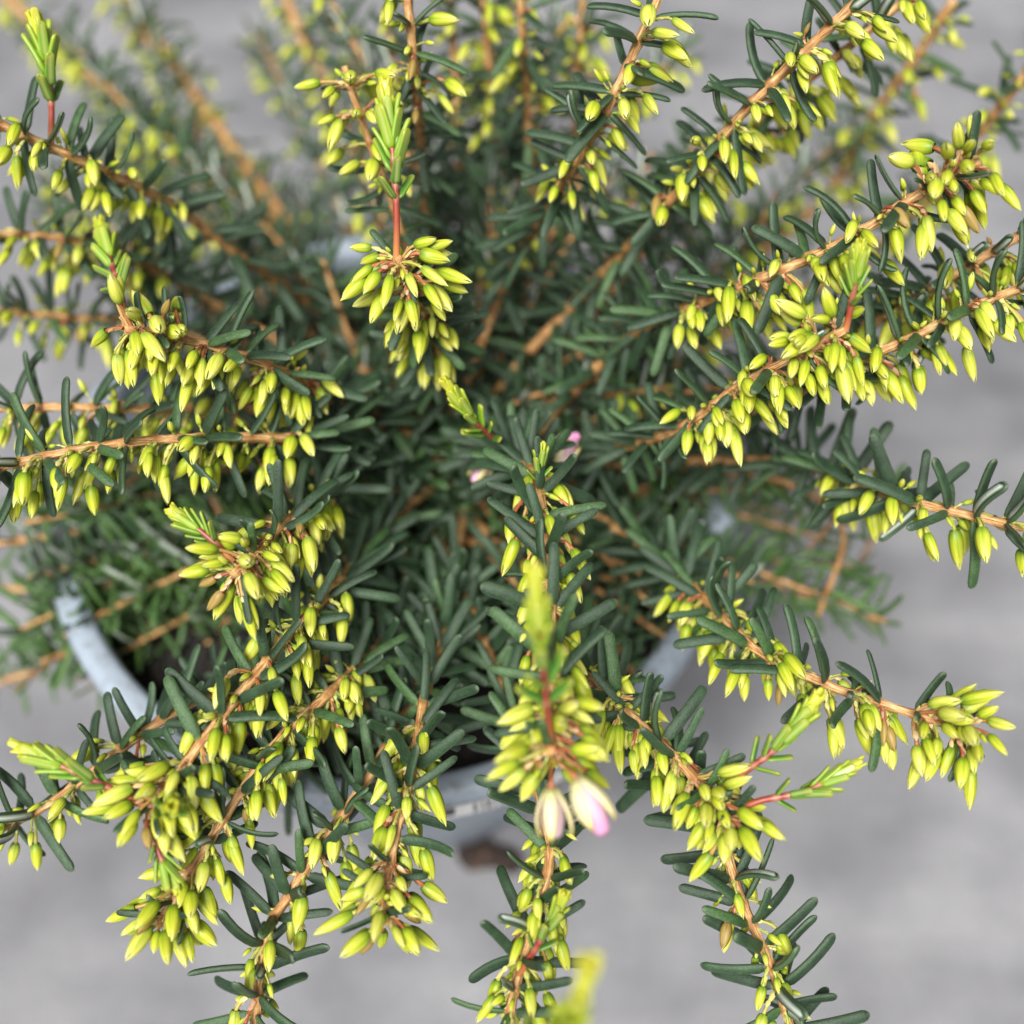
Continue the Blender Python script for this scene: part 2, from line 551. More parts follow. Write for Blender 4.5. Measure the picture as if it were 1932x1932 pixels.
def tube(g, pts, radii, k, mat, colf):
    """tube along pts; colf(i, j) -> colour"""
    rows = []; cols = []
    prev = None
    for i, p in enumerate(pts):
        tg = (pts[min(i + 1, len(pts) - 1)] - pts[max(i - 1, 0)]).normalized()
        if prev is None:
            nx = tg.orthogonal().normalized()
        else:
            nx = (prev - tg * prev.dot(tg)).normalized()
        prev = nx
        ny = tg.cross(nx)
        rows.append([p + (nx * math.cos(2 * math.pi * j / k) + ny * math.sin(2 * math.pi * j / k)) * radii[i] for j in range(k)])
        cols.append([colf(i, j) for j in range(k)])
    b0, n_, k_ = g.grid(rows, cols, mat, closed=True)
    g.cap([b0 + (n_ - 1) * k_ + j for j in range(k_)], mat)


def sepals(g, org, ax, xx, L, Rm, rnd, lowpoly, mat, spread=0.0):
    yy = ax.cross(xx)
    ns, nv = (3, 6) if lowpoly else (5, 9)
    for k in (1, 3, 0, 2):
        outer = k in (0, 2)
        a0 = k * math.pi / 2 + random.uniform(-0.12, 0.12)
        lk = L * random.uniform(0.93, 1.05)
        tipout = random.uniform(-0.10, 0.05) + spread
        rows = []; cols = []
        for i in range(nv):
            v = i / (nv - 1)
            rr = Rm * ((v + 0.05) ** 0.34 * (1.012 - v) ** 0.62) / 0.60 * (1.07 if outer else 0.98)
            rr += Rm * tipout * max(0, v - 0.25) ** 1.5 * 1.6
            hw = (1.16 if outer else 1.0) * max(0.02, 1 - v ** 3.2) ** 0.55
            if spread: hw *= 0.8
            row = []; cc = []
            for j in range(ns):
                s = -1 + 2 * j / (ns - 1)
                th = a0 + s * hw
                r2 = rr * (1 + 0.07 * (1 - abs(s)) - (0.02 if abs(s) == 1 else 0))
                row.append(org + ax * (v * lk) + (xx * math.cos(th) + yy * math.sin(th)) * r2)
                cc.append((v, 0.5 + 0.5 * s, rnd, 1))
            rows.append(row); cols.append(cc)
        g.grid(rows, cols, mat)


def bud_geo(bend, rnd, L, Rm, Lp, red, lowpoly=False):
    """flower stalk starting at the origin along +Z, bending towards +X, with a closed bud at its end (mm)"""
    g = Geo()
    ns = 4 if lowpoly else 7
    pts = []; p = Vector((0, 0, -0.2)); 
    for i in range(ns):
        t = i / (ns - 1)
        an = bend * (t ** 1.3)
        pts.append(p.copy())
        p = p + Vector((math.sin(an), 0, math.cos(an))) * (Lp / (ns - 1))
    ax = Vector((math.sin(bend), 0, math.cos(bend)))
    rad = [0.20 + 0.05 * (i / (ns - 1)) for i in range(ns)]
    rad[-1] = 0.34
    tube(g, pts, rad, 4 if lowpoly else 6, 1, lambda i, j: (i / ns, j / 6, red, 0))
    end = pts[-1]
    # bracts
    if not lowpoly:
        for q in range(5):
            ip = random.choice([0, 1, 2, 3, 4])
            bp = pts[ip]; dirv = (pts[ip + 1] - pts[ip]).normalized()
            side = Matrix.Rotation(random.uniform(0, 6.28), 3, dirv) @ dirv.orthogonal().normalized()
            lb = random.uniform(0.8, 1.4)
            oth = dirv.cross(side)
            rows = []; cols = []
            for i in range(4):
                v = i / 3
                c0 = bp + dirv * lb * v + side * (0.22 + 0.22 * v)
                wd = 0.34 * math.sin(math.pi * (0.25 + 0.72 * v))
                rows.append([c0 - oth * wd - side * 0.10, c0 + side * 0.05, c0 + oth * wd - side * 0.10])
                cols.append([(v, 0, red, 1)] * 3)
            g.grid(rows, cols, 1)
    yv = Vector((0, 1, 0))
    xx = Matrix.Rotation(random.uniform(0, 6.28), 3, ax) @ yv
    sepals(g, end - ax * 0.12, ax, xx, L, Rm, rnd, lowpoly, 0)
    return g.pack()


leaf_variants = []
for i in range(22):
    leaf_variants.append(leaf_geo(random.choice((-1, 1, -1)) * random.uniform(0.1, 1.1), random.uniform(0.0, 0.84), False, random.uniform(-0.5, 0.5), random.uniform(0.82, 1.04)))
fill_variants = [leaf_geo(random.uniform(-0.5, 0.45), random.uniform(0.1, 0.85), True, random.uniform(-0.3, 0.3), random.uniform(0.9, 1.1)) for i in range(10)]
light_variants = [leaf_geo(random.uniform(-0.6, 0.6), random.uniform(0.84, 0.95), True, 0, 0.8) for i in range(8)]
dead_variants = [leaf_geo(random.uniform(-0.9, 0.9), 1.0, True, 0.5, 0.6) for i in range(4)]
young_variants = [leaf_geo(random.uniform(-0.35, 0.1), i / 7.0, False, 0, random.uniform(1.45, 1.8)) for i in range(8)]
BENDS = [0.0, 0.4, 0.8, 1.2, 1.6, 2.0]
bud_variants = {}
bud_fill = {}
for bi, bd in enumerate(BENDS):
    for red in (0, 1):
        bud_variants[bi, red] = [bud_geo(bd, random.uniform(0.0, 0.95) * (1.0 if red else 0.85), random.uniform(3.5, 5.0), random.uniform(0.74, 0.98), random.uniform(2.8, 5.2),
                                         random.uniform(0.55, 1.0) if red else random.uniform(0.0, 0.45)) for q in range(9)]
    bud_fill[bi] = [bud_geo(bd, random.uniform(0.0, 0.7), random.uniform(3.7, 4.8), random.uniform(0.82, 0.98), random.uniform(2.6, 4.0), random.uniform(0, 0.8), True) for q in range(4)]

brown_buds = {bi: [bud_geo(bd, 1.0, random.uniform(3.0, 4.2), random.uniform(0.55, 0.8), random.uniform(2.8, 4.6), 1.0) for q in range(2)] for bi, bd in enumerate(BENDS)}
_mesh_cache = {}


def shared(g, name, mats):
    k = id(g)
    if k not in _mesh_cache:
        _mesh_cache[k] = mesh_from(name, g.V, g.C, g.L, g.I, g.M, mats)
    return _mesh_cache[k]


# ------------------------------------------------------------------ the plant
BASE = Vector((0.010, 0.004, SOIL_Z + 0.003))
plant = tag(link("heather_plant", None), "potted heather with dark green needle leaves and drooping yellow-green flower buds", "plant")
plant.location = BASE


def catmull(pts, per):
    out = []; par = []
    n = len(pts)
    for i in range(n - 1):
        p0 = pts[i - 1] if i > 0 else pts[0] * 2 - pts[1]
        p1, p2 = pts[i], pts[i + 1]
        p3 = pts[i + 2] if i + 2 < n else pts[-1] * 2 - pts[-2]
        for k in range(per):
            t = k / per
            out.append(0.5 * ((2 * p1) + (p2 - p0) * t + (2 * p0 - 5 * p1 + 4 * p2 - p3) * t * t + (3 * p1 - p0 - 3 * p2 + p3) * t ** 3))
            par.append(i + t)
    out.append(pts[-1].copy()); par.append(n - 1.0)
    return out, par


class Path:
    def __init__(self, pts, shift):
        raw, par = catmull(pts, 24)
        self.raw = raw
        d = [0.0]
        for a_, b_ in zip(raw, raw[1:]): d.append(d[-1] + (b_ - a_).length)
        self.d = np.array(d); self.par = np.array(par) - shift
        self.A = np.array([tuple(p) for p in raw])
        self.len = d[-1]

    def at(self, s):
        return Vector([float(np.interp(s, self.d, self.A[:, i])) for i in range(3)])

    def tan(self, s):
        e = 0.0006
        return (self.at(min(self.len, s + e)) - self.at(max(0, s - e))).normalized()

    def s_of(self, par):
        return float(np.interp(par, self.par, self.d))


LEAF_BIAS = Vector((0, 0.30, 0.55))
BUD_BIAS = Vector((0, -0.85, -0.52))
leaves, buds = [], []           # (geo, world matrix, stem object)
leaves_far, buds_far = [], []


def basis(o, x, z, sx, sy=None, sz=None):
    x = x.normalized(); z = (z - x * z.dot(x))
    if z.length < 1e-4: z = x.orthogonal()
    z.normalize(); y = z.cross(x)
    m = Matrix.Identity(4)
    for i in range(3):
        m[i][0] = x[i] * sx; m[i][1] = y[i] * (sy or sx); m[i][2] = z[i] * (sz or sx); m[i][3] = o[i]
    return m


def stem_mesh(path, r0, r1, nodes, fine, rnd):
    g = Geo()
    step = 0.0008 if fine else 0.0024
    k = 12 if fine else 6
    n = max(4, int(path.len / step))
    rows = []; cols = []
    prev = None
    nd = np.array(nodes) if nodes else np.array([-1.0])
    b0_ = path.at(0)
    ph = random.uniform(0, 6)
    for i in range(n + 1):
        s = path.len * i / n
        p = path.at(s); tg = path.tan(s)
        nx = tg.orthogonal().normalized() if prev is None else (prev - tg * prev.dot(tg)).normalized()
        prev = nx; ny = tg.cross(nx)
        r = r0 + (r1 - r0) * i / n
        dd = s - nd
        j0 = np.argmin(np.abs(dd)); near = math.exp(-(dd[j0] / 0.0006) ** 2)
        below = min([x for x in -dd if x >= -0.0004] + [0.01])           # ridges run down from each whorl
        r *= 1 + 0.30 * near
        ridge = 0.16 if fine else 0.0
        tw = 0.5 * (j0 % 2) 
        row = []; cc = []
        for j in range(k):
            th = 2 * math.pi * j / k
            rr = r * (1 + ridge * math.cos(4 * th + ph + tw * math.pi) + 0.05 * math.sin(9 * th + s * 900))
            row.append(p - b0_ + (nx * math.cos(th) + ny * math.sin(th)) * rr)
            cc.append((s * 40, abs(2 * j / k - 1), near, rnd))
        rows.append(row); cols.append(cc)
    b0, n_, k_ = g.grid(rows, cols, closed=True)
    g.cap([b0 + j for j in range(k_ - 1, -1, -1)])
    g.cap([b0 + (n_ - 1) * k_ + j for j in range(k_)])
    return geo_mesh("stem", g, [m_stem])


def add_bud(p, rho, tg, target, red, far, stem, size=1.0, radius=0.0007):
    z = (rho * 1.0 + tg * random.uniform(0.35, 0.9)).normalized()
    target = target.normalized()
    an = z.angle(target)
    bi = min(range(len(BENDS)), key=lambda q: abs(BENDS[q] - an))
    g = random.choice(bud_fill[bi] if far else bud_variants[bi, red])
    if not far and random.random() < 0.025: g = random.choice(brown_buds[bi])
    x = target - z * target.dot(z)
    if x.length < 1e-3: x = z.orthogonal()
    x.normalize()
    m = basis(p + rho * radius * 0.7, x, z, 0.001 * size)
    (buds_far if far else buds).append((g, m, stem))


def make_stem(pts, shift=1, leaf=(-0.7, 99), bud=(), cluster=0, fine=True, r=(0.00092, 0.00058), gap=0.0035, lscale=0.0090,
              light=False, drop=0.12, red=0.25, budw=0.9, bias=1.0, offframe=False):
    path = Path(pts, shift)
    s0 = max(0.004, path.s_of(leaf[0])); s1 = min(path.len - (0.001 if not cluster else 0.002), path.s_of(leaf[1]))
    nodes = []; s = s0
    clen = 0.0085 if cluster else 0
    while s < s1 - clen:
        nodes.append(s); s += gap * random.uniform(0.8, 1.2)
    cl_nodes = []
    if cluster:
        q = path.len - clen
        for i in range(cluster):
            cl_nodes.append(q + clen * (i + 0.3) / cluster)
    rnd = random.random()
    me = stem_mesh(path, r[0], r[1], nodes + cl_nodes, fine, rnd)
    st = link("stem", me, plant, path.at(0) - BASE)
    phi = random.uniform(0, 6.28)
    nx = None
    for i, s in enumerate(nodes + cl_nodes):
        incl = i >= len(nodes)
        p = path.at(s); tg = path.tan(s)
        nx = tg.orthogonal().normalized() if nx is None else (nx - tg * nx.dot(tg)).normalized()
        ny = tg.cross(nx)
        rad = r[0] + (r[1] - r[0]) * s / path.len
        phi += math.pi / 4 + random.uniform(-0.15, 0.15)
        for k in range(4):
            if random.random() < (drop if not incl else 0.55): continue
            th = phi + k * math.pi / 2 + random.uniform(-0.3, 0.3)
            rho = nx * math.cos(th) + ny * math.sin(th)
            # grown leaves bend back along the stem, those near the tip and inside the plant point forward
            young = max(0.0, 1 - (path.len - s) / 0.016)
            along = random.uniform(0.15, 0.75) if not fine else random.uniform(-0.85, 0.05) + 0.9 * young
            d = rho * 1.0 + tg * along + LEAF_BIAS * random.uniform(0.25, 0.85) * bias + Vector(rng.normal(0, 0.15, 3))
            d.normalize()
            up = tg * 0.5 + Vector((0, 0, 0.8)) - rho * 0.1 + Vector(rng.normal(0, 0.25, 3))
            sc = lscale * random.uniform(0.78, 1.12) * (0.72 if incl else 1.0)
            gl = random.choice(light_variants if light else (leaf_variants if fine else fill_variants))
            if not fine and random.random() < 0.03: gl = random.choice(dead_variants)
            m = basis(p + rho * rad * 0.75, d, up, sc)
            (leaves if fine else leaves_far).append((gl, m, st))
        par = float(np.interp(s, path.d, path.par))
        nb = 0
        if incl: nb = random.choice((7, 8, 9))
        else:
            for (b0, b1, cnt) in bud:
                if b0 <= par <= b1: nb = max(0, int(round(1.4 * cnt * random.uniform(0.6, 1.4))))
        if nb and fine:
            for q in range(3):          # small unopened buds and bracts crowded at the whorl
                th = random.uniform(0, 6.28)
                rho = nx * math.cos(th) + ny * math.sin(th)
                add_bud(p + tg * random.uniform(-0.001, 0.001), rho, tg, rho + tg * 0.4 + BUD_BIAS * 0.4 + Vector(rng.normal(0, 0.3, 3)), 0, False, st, random.uniform(0.34, 0.55), rad)
        for q in range(nb):
            for tr in range(6):
                th = random.uniform(0, 6.28) if not incl else (q + random.uniform(-.3, .3)) * 6.283 / nb + phi
                rho = nx * math.cos(th) + ny * math.sin(th)
                if rho.dot(BUD_BIAS) > (random.uniform(-1.3, -0.2) if incl else random.uniform(-0.9, 0.4)): break
                if incl: q += 0.37
            if incl:
                tgt = rho * 1.0 + tg * random.uniform(-0.15, 0.45) + BUD_BIAS * 0.7
            else:
                tgt = rho * 0.42 + tg * random.uniform(0.1, 0.5) + BUD_BIAS * budw * random.uniform(0.6, 1.2)
            tgt += Vector(rng.normal(0, 0.14, 3))
            add_bud(p + tg * random.uniform(-0.0004, 0.0006), rho, tg, tgt, 1 if random.random() < (0.8 if incl else red) else 0,
                    not fine, st, random.uniform(0.72, 1.14), rad)
    return st, path


def base_pt():
    an = random.uniform(0, 6.28); rr = random.uniform(0.001, 0.009)
    return BASE + Vector((rr * math.cos(an), rr * math.sin(an), -0.004))


def rd(d):
    """the branches that arch up around the pot end at much the same distance: even out the traced depths"""
    if 14.6 < d < 18.6: return 16.6 + (d - 16.2) * 0.62
    if d <= 14.6: return 16.6 - 1.6 * 0.62 - (14.6 - d) * 0.9
    return 16.6 + 2.4 * 0.62 + (d - 18.6) * 1.06


def px_stem(tr, mid=None, **kw):
    """tr: list of (px, py, depth cm), traced from where the stem can be seen to its tip"""
    pts = [P(x, y, rd(d) / 100) for x, y, d in tr]
    b = base_pt()
    p1 = pts[0]
    # rise from the soil first, then lean towards the traced part
    m1 = b.lerp(p1, 0.5) + Vector((0, 0, 0.006))
    return make_stem([b, m1] + pts, shift=2, **kw)


def new_shoot(tr, n=9, length=0.0046, parent_pts=None):
    pts = [P(x, y, rd(d) / 100) for x, y, d in tr]
    path = Path(pts, 0)
    g = Geo()
    nn = max(6, int(path.len / 0.0008))
    nodes = [path.len * (0.32 + 0.65 * ((i + 0.5) / n) ** 0.85) for i in range(n)]
    P_ = [path.at(path.len * i / nn) - path.at(0) for i in range(nn + 1)]
    rad = []
    for i in range(nn + 1):
        s = path.len * i / nn
        near = max(math.exp(-((s - q) / 0.0004) ** 2) for q in nodes)
        rad.append((0.00048 - 0.00014 * i / nn) * (1 + 0.22 * near))
    tube(g, P_, rad, 8, 0, lambda i, j: (i / nn, j / 8, 0.5 * max(math.exp(-((path.len * i / nn - q) / 0.0003) ** 2) for q in nodes), 0.5))
    sh = link("new_shoot", geo_mesh("new_shoot", g, [m_shoot]), plant, path.at(0) - BASE)
    phi = random.uniform(0, 6)
    nx = None
    for i, s in enumerate(nodes):
        t = (i + 0.5) / n
        p = path.at(s); tg = path.tan(s)
        nx = tg.orthogonal().normalized() if nx is None else (nx - tg * nx.dot(tg)).normalized()
        ny = tg.cross(nx)
        phi += math.pi / 4
        k4 = 2 if t < 0.45 else 4
        for k in range(k4):
            th = phi + k * 2 * math.pi / k4 + random.uniform(-0.25, 0.25)
            rho = nx * math.cos(th) + ny * math.sin(th)
            open_ = 1.0 - t
            d = rho * (0.10 + 0.80 * open_ ** 2.2) + tg * (0.75 + 0.7 * t)
            d.normalize()
            sc = length * (0.75 + 0.35 * math.sin(math.pi * min(1, t * 1.1))) * random.uniform(0.85, 1.1)
            g_ = young_variants[min(7, max(0, int(t * 7.4 + random.uniform(-0.8, 0.8))))]
            m = basis(p + rho * 0.0003, d, tg * 1.0 - rho * 0.6, sc)
            o = link("young_leaf", shared(g_, "young_leaf", [m_young]), sh)
            o.matrix_basis = Matrix.Translation(-path.at(0)) @ m
    return sh


def open_flower(px, py, d, direction, size=1.0, pink=1.0, stalk=None):
    """flower half open: pale sepals around a pink corolla; part of the plant with its own pieces"""
    org = P(px, py, rd(d) / 100)
    ax = direction.normalized()
    random.seed(int(px * 7 + py))
    xx = Matrix.Rotation(random.uniform(0, 6.28), 3, ax) @ ax.orthogonal().normalized()
    g = Geo()
    st = P(*stalk[:2], rd(stalk[2]) / 100) if stalk else org - ax * 0.004
    pts = [(st - org).lerp(Vector((0, 0, 0)), t) * 1000 + (Vector((0, 0, 0.5)) * math.sin(math.pi * t)) for t in (0, .25, .5, .75, 1)]
    tube(g, pts, [0.24, 0.22, 0.22, 0.26, 0.5], 6, 0, lambda i, j: (i / 5, j / 6, 0.8, 0))
    g.v = [Vector(v) * 0.001 for v in g.v]
    fl = link("open_flower", geo_mesh("flower_stalk", g, [m_ped]), plant, org - BASE)
    fl["label"] = "half-open flower with pale sepals and a pink corolla"
    # corolla
    g = Geo(); rows = []; cols = []
    yy = ax.cross(xx)
    prof = [(0.0, 0.35), (0.8, 0.85), (2.0, 1.22), (3.4, 1.32), (4.6, 1.12), (5.3, 0.86), (5.6, 0.55), (5.4, 0.34)]
    for i, (h, rr) in enumerate(prof):
        h *= 1.0 + 0.22 * pink
        rows.append([(ax * h + (xx * math.cos(2 * math.pi * k / 12) + yy * math.sin(2 * math.pi * k / 12)) * rr * (1 + 0.05 * math.cos(8 * math.pi * k / 12))) * 0.001 * size for k in range(12)])
        cols.append([(min(1, h / 5.6), k / 12, pink, 1) for k in range(12)])
    b0, n_, k_ = g.grid(rows, cols, closed=True)
    g.cap([b0 + (n_ - 1) * k_ + j for j in range(k_)])
    link("corolla", geo_mesh("corolla", g, [m_pink]), fl)
    for k in range(4):
        g = Geo(); rows = []; cols = []
        a0 = k * math.pi / 2
        nxv = xx * math.cos(a0) + yy * math.sin(a0); tv = ax.cross(nxv)
        out = random.uniform(0.45, 0.95)
        for i in range(9):
            v = i / 8
            rr = 0.45 + 1.15 * math.sin(math.pi * min(1, v * 0.95 + 0.05)) ** 0.8 + out * 2.0 * v ** 1.6
            wd = 0.84 * math.sin(math.pi * (0.16 + 0.82 * v)) ** 0.8
            c0 = ax * (v * 5.6) + nxv * rr
            rows.append([(c0 + tv * (wd * s) - nxv * (0.35 * s * s * wd)) * 0.001 * size for s in (-1, -0.5, 0, 0.5, 1)])
            cols.append([(v, 0.5 + 0.5 * s, 0.5, 1) for s in (-1, -0.5, 0, 0.5, 1)])
        g.grid(rows, cols)
        o = link("sepal", geo_mesh("sepal", g, [m_open]), fl)
        so = o.modifiers.new("thickness", 'SOLIDIFY'); so.thickness = 0.00018


# ---- stems traced one by one (pixels of a 1932 px print, depth in cm)
# top, leaning away
px_stem([(815, 640, 22.5), (755, 430, 19.6), (700, 275, 18.8), (668, 185, 18.4), (650, 125, 18.2)], bud=[(1.2, 9, 1.3)], cluster=2, gap=0.0040, red=0.8, drop=0.2, r=(0.0009, 0.0005), lscale=0.0078)
px_stem([(845, 740, 22.0), (815, 640, 19.6), (775, 545, 17.4), (748, 485, 16.2)], bud=[(0.8, 3, 4)], cluster=4, red=0.6)
new_shoot([(748, 490, 16.3), (748, 400, 15.9), (742, 300, 15.7), (728, 180, 15.6)], n=9, length=0.0052)
px_stem([(805, 420, 23.0), (795, 280, 20.5), (782, 130, 18.6), (766, -30, 17.6)], bud=[(1.6, 9, 1.0)], lscale=0.0085, red=0.3, drop=0.3)
px_stem([(1000, 420, 24.5), (996, 230, 22.6), (986, 60, 21.0), (980, -60, 20.4)], bud=[(1, 9, 0.7)], drop=0.4)
px_stem([(945, 400, 25.5), (932, 260, 24.0), (918, 80, 22.8), (905, -60, 22)], bud=[(1, 9, 0.6)], drop=0.4)
px_stem([(870, 400, 26), (862, 260, 24.8), (855, 60, 23.6), (850, -60, 23)], bud=[(1, 9, 0.6)], drop=0.4)
px_stem([(1075, 420, 26), (1085, 200, 24.2), (1100, 0, 23)], bud=[(1, 9, 0.6)], drop=0.4)
px_stem([(950, 540, 22.5), (1055, 360, 19.6), (1135, 225, 17.9), (1190, 110, 17.0), (1245, -10, 16.4)], bud=[(1.0, 9, 1.8)], red=0.6, drop=0.28)
px_stem([(1110, 545, 22.0), (1250, 395, 19.5), (1400, 215, 17.6), (1500, 115, 16.9), (1640, -20, 16.4)], bud=[(1.0, 9, 2.4)], drop=0.2)
px_stem([(1195, 500, 24.5), (1330, 330, 21.5), (1480, 190, 20), (1600, 90, 19.2), (1720, -10, 18.6)], bud=[(1.0, 9, 3.0)], drop=0.2)
px_stem([(1530, 400, 27.0), (1640, 230, 25.0), (1720, 120, 23.6), (1800, 0, 22.6)], bud=[(0, 9, 0.8)], drop=0.45, r=(0.0011, 0.0008))
px_stem([(1640, 480, 26.0), (1830, 270, 23.0), (1960, 110, 21.6)], bud=[(0, 9, 0.8)], drop=0.45, r=(0.0011, 0.0008))
# right
px_stem([(1190, 635, 20.5), (1300, 580, 18.9), (1450, 520, 17.4), (1600, 450, 16.5), (1740, 362, 15.9), (1850, 305, 15.6)], bud=[(0.8, 9, 3.6)], cluster=4, red=0.45)
px_stem([(1100, 860, 21.8), (1265, 815, 18.9), (1400, 725, 17.3), (1500, 672, 16.4), (1595, 622, 15.7)], bud=[(1.2, 9, 5.0)], cluster=4, red=0.4)
new_shoot([(1595, 625, 15.8), (1607, 570, 15.4), (1620, 485, 15.0)], n=8, length=0.0040)
px_stem([(1440, 770, 20.0), (1600, 690, 18.0), (1715, 640, 17.2), (1830, 582, 16.8), (1960, 530, 16.4)], bud=[(1.0, 9, 4.4)], red=0.4)
px_stem([(1500, 680, 21.5), (1700, 580, 19.2), (1830, 500, 18.2), (1970, 420, 17.6)], bud=[(0.6, 9, 3)], red=0.3)
px_stem([(1430, 868, 21.5), (1560, 890, 20.0), (1700, 940, 17.8), (1830, 972, 16.9), (1970, 1005, 16.4)], lscale=0.0096, bud=[(1.0, 9, 2.2)], red=0.1, drop=0.05)
px_stem([(1200, 1020, 21.5), (1330, 1130, 19.0), (1430, 1228, 17.3), (1560, 1292, 16.4), (1700, 1340, 15.9), (1840, 1382, 15.6)], bud=[(0.6, 9, 5.2)], cluster=4, red=0.15)
px_stem([(1040, 1170, 20.0), (1150, 1310, 17.2), (1250, 1405, 16.1), (1330, 1490, 15.4), (1385, 1560, 15.1)], bud=[(0.6, 9, 5.0)], cluster=4, red=0.4)
new_shoot([(1345, 1505, 15.3), (1400, 1460, 15.0), (1465, 1410, 14.8), (1535, 1325, 14.6)], n=8, length=0.0042)
new_shoot([(1375, 1540, 15.2), (1430, 1512, 15.0), (1520, 1492, 14.9), (1612, 1445, 14.9)], n=8, length=0.0036)
px_stem([(1200, 1400, 18.4), (1345, 1560, 16.8), (1395, 1690, 16.4), (1435, 1780, 16.3), (1465, 1850, 16.4), (1500, 1970, 16.7)], lscale=0.0098, bud=[(1.2, 9, 1.1)], red=0.05, drop=0.05)
# middle, rising towards the viewer
px_stem([(945, 850, 20.5), (1005, 890, 18.0), (1026, 990, 16.6), (1036, 1090, 15.8), (1043, 1220, 15.0), (1042, 1330, 14.2), (1040, 1425, 13.6)], bud=[(1.0, 9, 5.0)], cluster=5, red=0.55)
new_shoot([(1040, 1410, 13.7), (1030, 1310, 12.6), (1018, 1190, 11.9), (1010, 1085, 11.6)], n=7, length=0.0048)
new_shoot([(1012, 935, 17.3), (1016, 895, 17.0), (1020, 855, 16.9)], n=5, length=0.0030)
px_stem([(930, 880, 22.5), (990, 875, 20.5), (965, 850, 19.4)], leaf=(-.7, 9), r=(0.0009, 0.0006), fine=True)
new_shoot([(965, 850, 19.4), (905, 805, 18.2), (845, 728, 17.4)], n=8, length=0.0040)
# left
px_stem([(720, 790, 22.0), (620, 750, 20.0), (520, 695, 18.2), (400, 655, 17.2), (300, 630, 16.6), (235, 622, 16.2)], bud=[(1.3, 9, 3.8)], cluster=5, red=0.6)
new_shoot([(237, 620, 16.3), (228, 555, 17.2), (205, 480, 18.2), (188, 425, 18.8)], n=7, length=0.0050)
px_stem([(700, 800, 21.5), (560, 825, 19.0), (420, 825, 17.8), (270, 832, 17.0), (130, 852, 16.5), (-40, 890, 16.2)], bud=[(1.0, 9, 3.0)], red=0.15)
px_stem([(640, 790, 22.0), (450, 770, 20.4), (280, 772, 19.6), (120, 768, 19.2), (-40, 772, 19.0)], bud=[(1.0, 9, 2.4)])
px_stem([(620, 600, 24.5), (450, 480, 22.0), (330, 392, 20.6), (200, 325, 19.2), (100, 280, 18.4), (-30, 222, 17.8)], bud=[(2.0, 9, 2.0)], drop=0.3, red=0.1)
new_shoot([(96, 280, 18.5), (97, 200, 18.2), (90, 130, 18.0), (72, 55, 17.8)], n=6, length=0.0055)
px_stem([(540, 420, 28.0), (400, 225, 29.0), (330, 125, 29.5), (225, -20, 30.0)], bud=[(0, 9, 0.8)], drop=0.45, r=(0.0014, 0.0011))
px_stem([(480, 390, 28.5), (220, 185, 30.5), (50, 30, 32), (-40, -60, 32.5)], bud=[(0, 9, 0.8)], drop=0.45, r=(0.0014, 0.0011))
px_stem([(700, 350, 28), (620, 170, 28.0), (560, 50, 28), (530, -40, 28)], bud=[(0, 9, 0.8)], drop=0.45, r=(0.0013, 0.0010))
px_stem([(380, 560, 23.5), (220, 475, 21.6), (100, 448, 20.8), (-40, 440, 20.2)], bud=[(0.4, 9, 2.4)])
px_stem([(330, 620, 23.5), (150, 600, 22.4), (-40, 585, 21.8)], bud=[(0.4, 9, 2.0)])
# lower left
px_stem([(700, 870, 22.0), (610, 930, 19.4), (540, 985, 17.4), (485, 1040, 16.2), (440, 1085, 15.5)], bud=[(1.0, 9, 4.2)], cluster=5, red=0.5)
new_shoot([(440, 1060, 15.7), (395, 1015, 15.6), (340, 975, 15.6)], n=7, length=0.0036)
px_stem([(690, 1040, 20.5), (620, 1120, 18.2), (540, 1205, 16.8), (450, 1312, 15.8), (385, 1395, 15.3), (320, 1480, 15.0), (275, 1535, 14.9)], bud=[(0.8, 9, 4.6)], cluster=5, red=0.35)
new_shoot([(290, 1530, 14.9), (230, 1498, 14.7), (160, 1465, 14.6), (48, 1415, 14.6)], n=8, length=0.0046)
new_shoot([(305, 1540, 14.9), (318, 1530, 14.2), (325, 1520, 13.6)], n=6, length=0.0042)
new_shoot([(275, 1545, 14.9), (300, 1610, 14.7), (325, 1660, 14.6)], n=5, length=0.0034)
px_stem([(760, 1160, 21.0), (640, 1290, 17.8), (540, 1382, 16.8), (470, 1472, 16.3), (400, 1580, 16.0), (340, 1680, 15.8), (300, 1745, 15.7)], bud=[(0.8, 9, 4.6)], cluster=4, red=0.3)
px_stem([(520, 1250, 20.5), (350, 1332, 18.6), (230, 1412, 17.9), (100, 1512, 17.6), (-40, 1585, 17.5)], bud=[(1.6, 9, 1.2)], red=0.05)
px_stem([(790, 1290, 19.4), (700, 1460, 17.6), (620, 1575, 17.0), (550, 1682, 16.8), (500, 1775, 16.8), (478, 1960, 17.1)], lscale=0.0098, bud=[(1.6, 9, 1.1)], red=0.05, drop=0.05)
px_stem([(840, 1190, 20.0), (802, 1310, 18.0), (780, 1440, 16.6), (748, 1570, 15.8), (728, 1680, 15.3), (730, 1745, 15.1)], bud=[(1.4, 9, 4.6)], cluster=4, red=0.2)
px_stem([(960, 1330, 19.0), (1035, 1580, 16.2), (1012, 1720, 15.6), (980, 1832, 15.3), (950, 1970, 15.1)], bud=[(0.8, 9, 4.2)], red=0.1, drop=0.05)
new_shoot([(975, 1845, 15.3), (1010, 1790, 14.9), (1040, 1740, 14.7), (1062, 1695, 14.5)], n=6, length=0.0036)
new_shoot([(955, 1970, 15.0), (1020, 1975, 12.0), (1075, 1920, 9.9), (1120, 1815, 9.3)], n=8, length=0.0060)
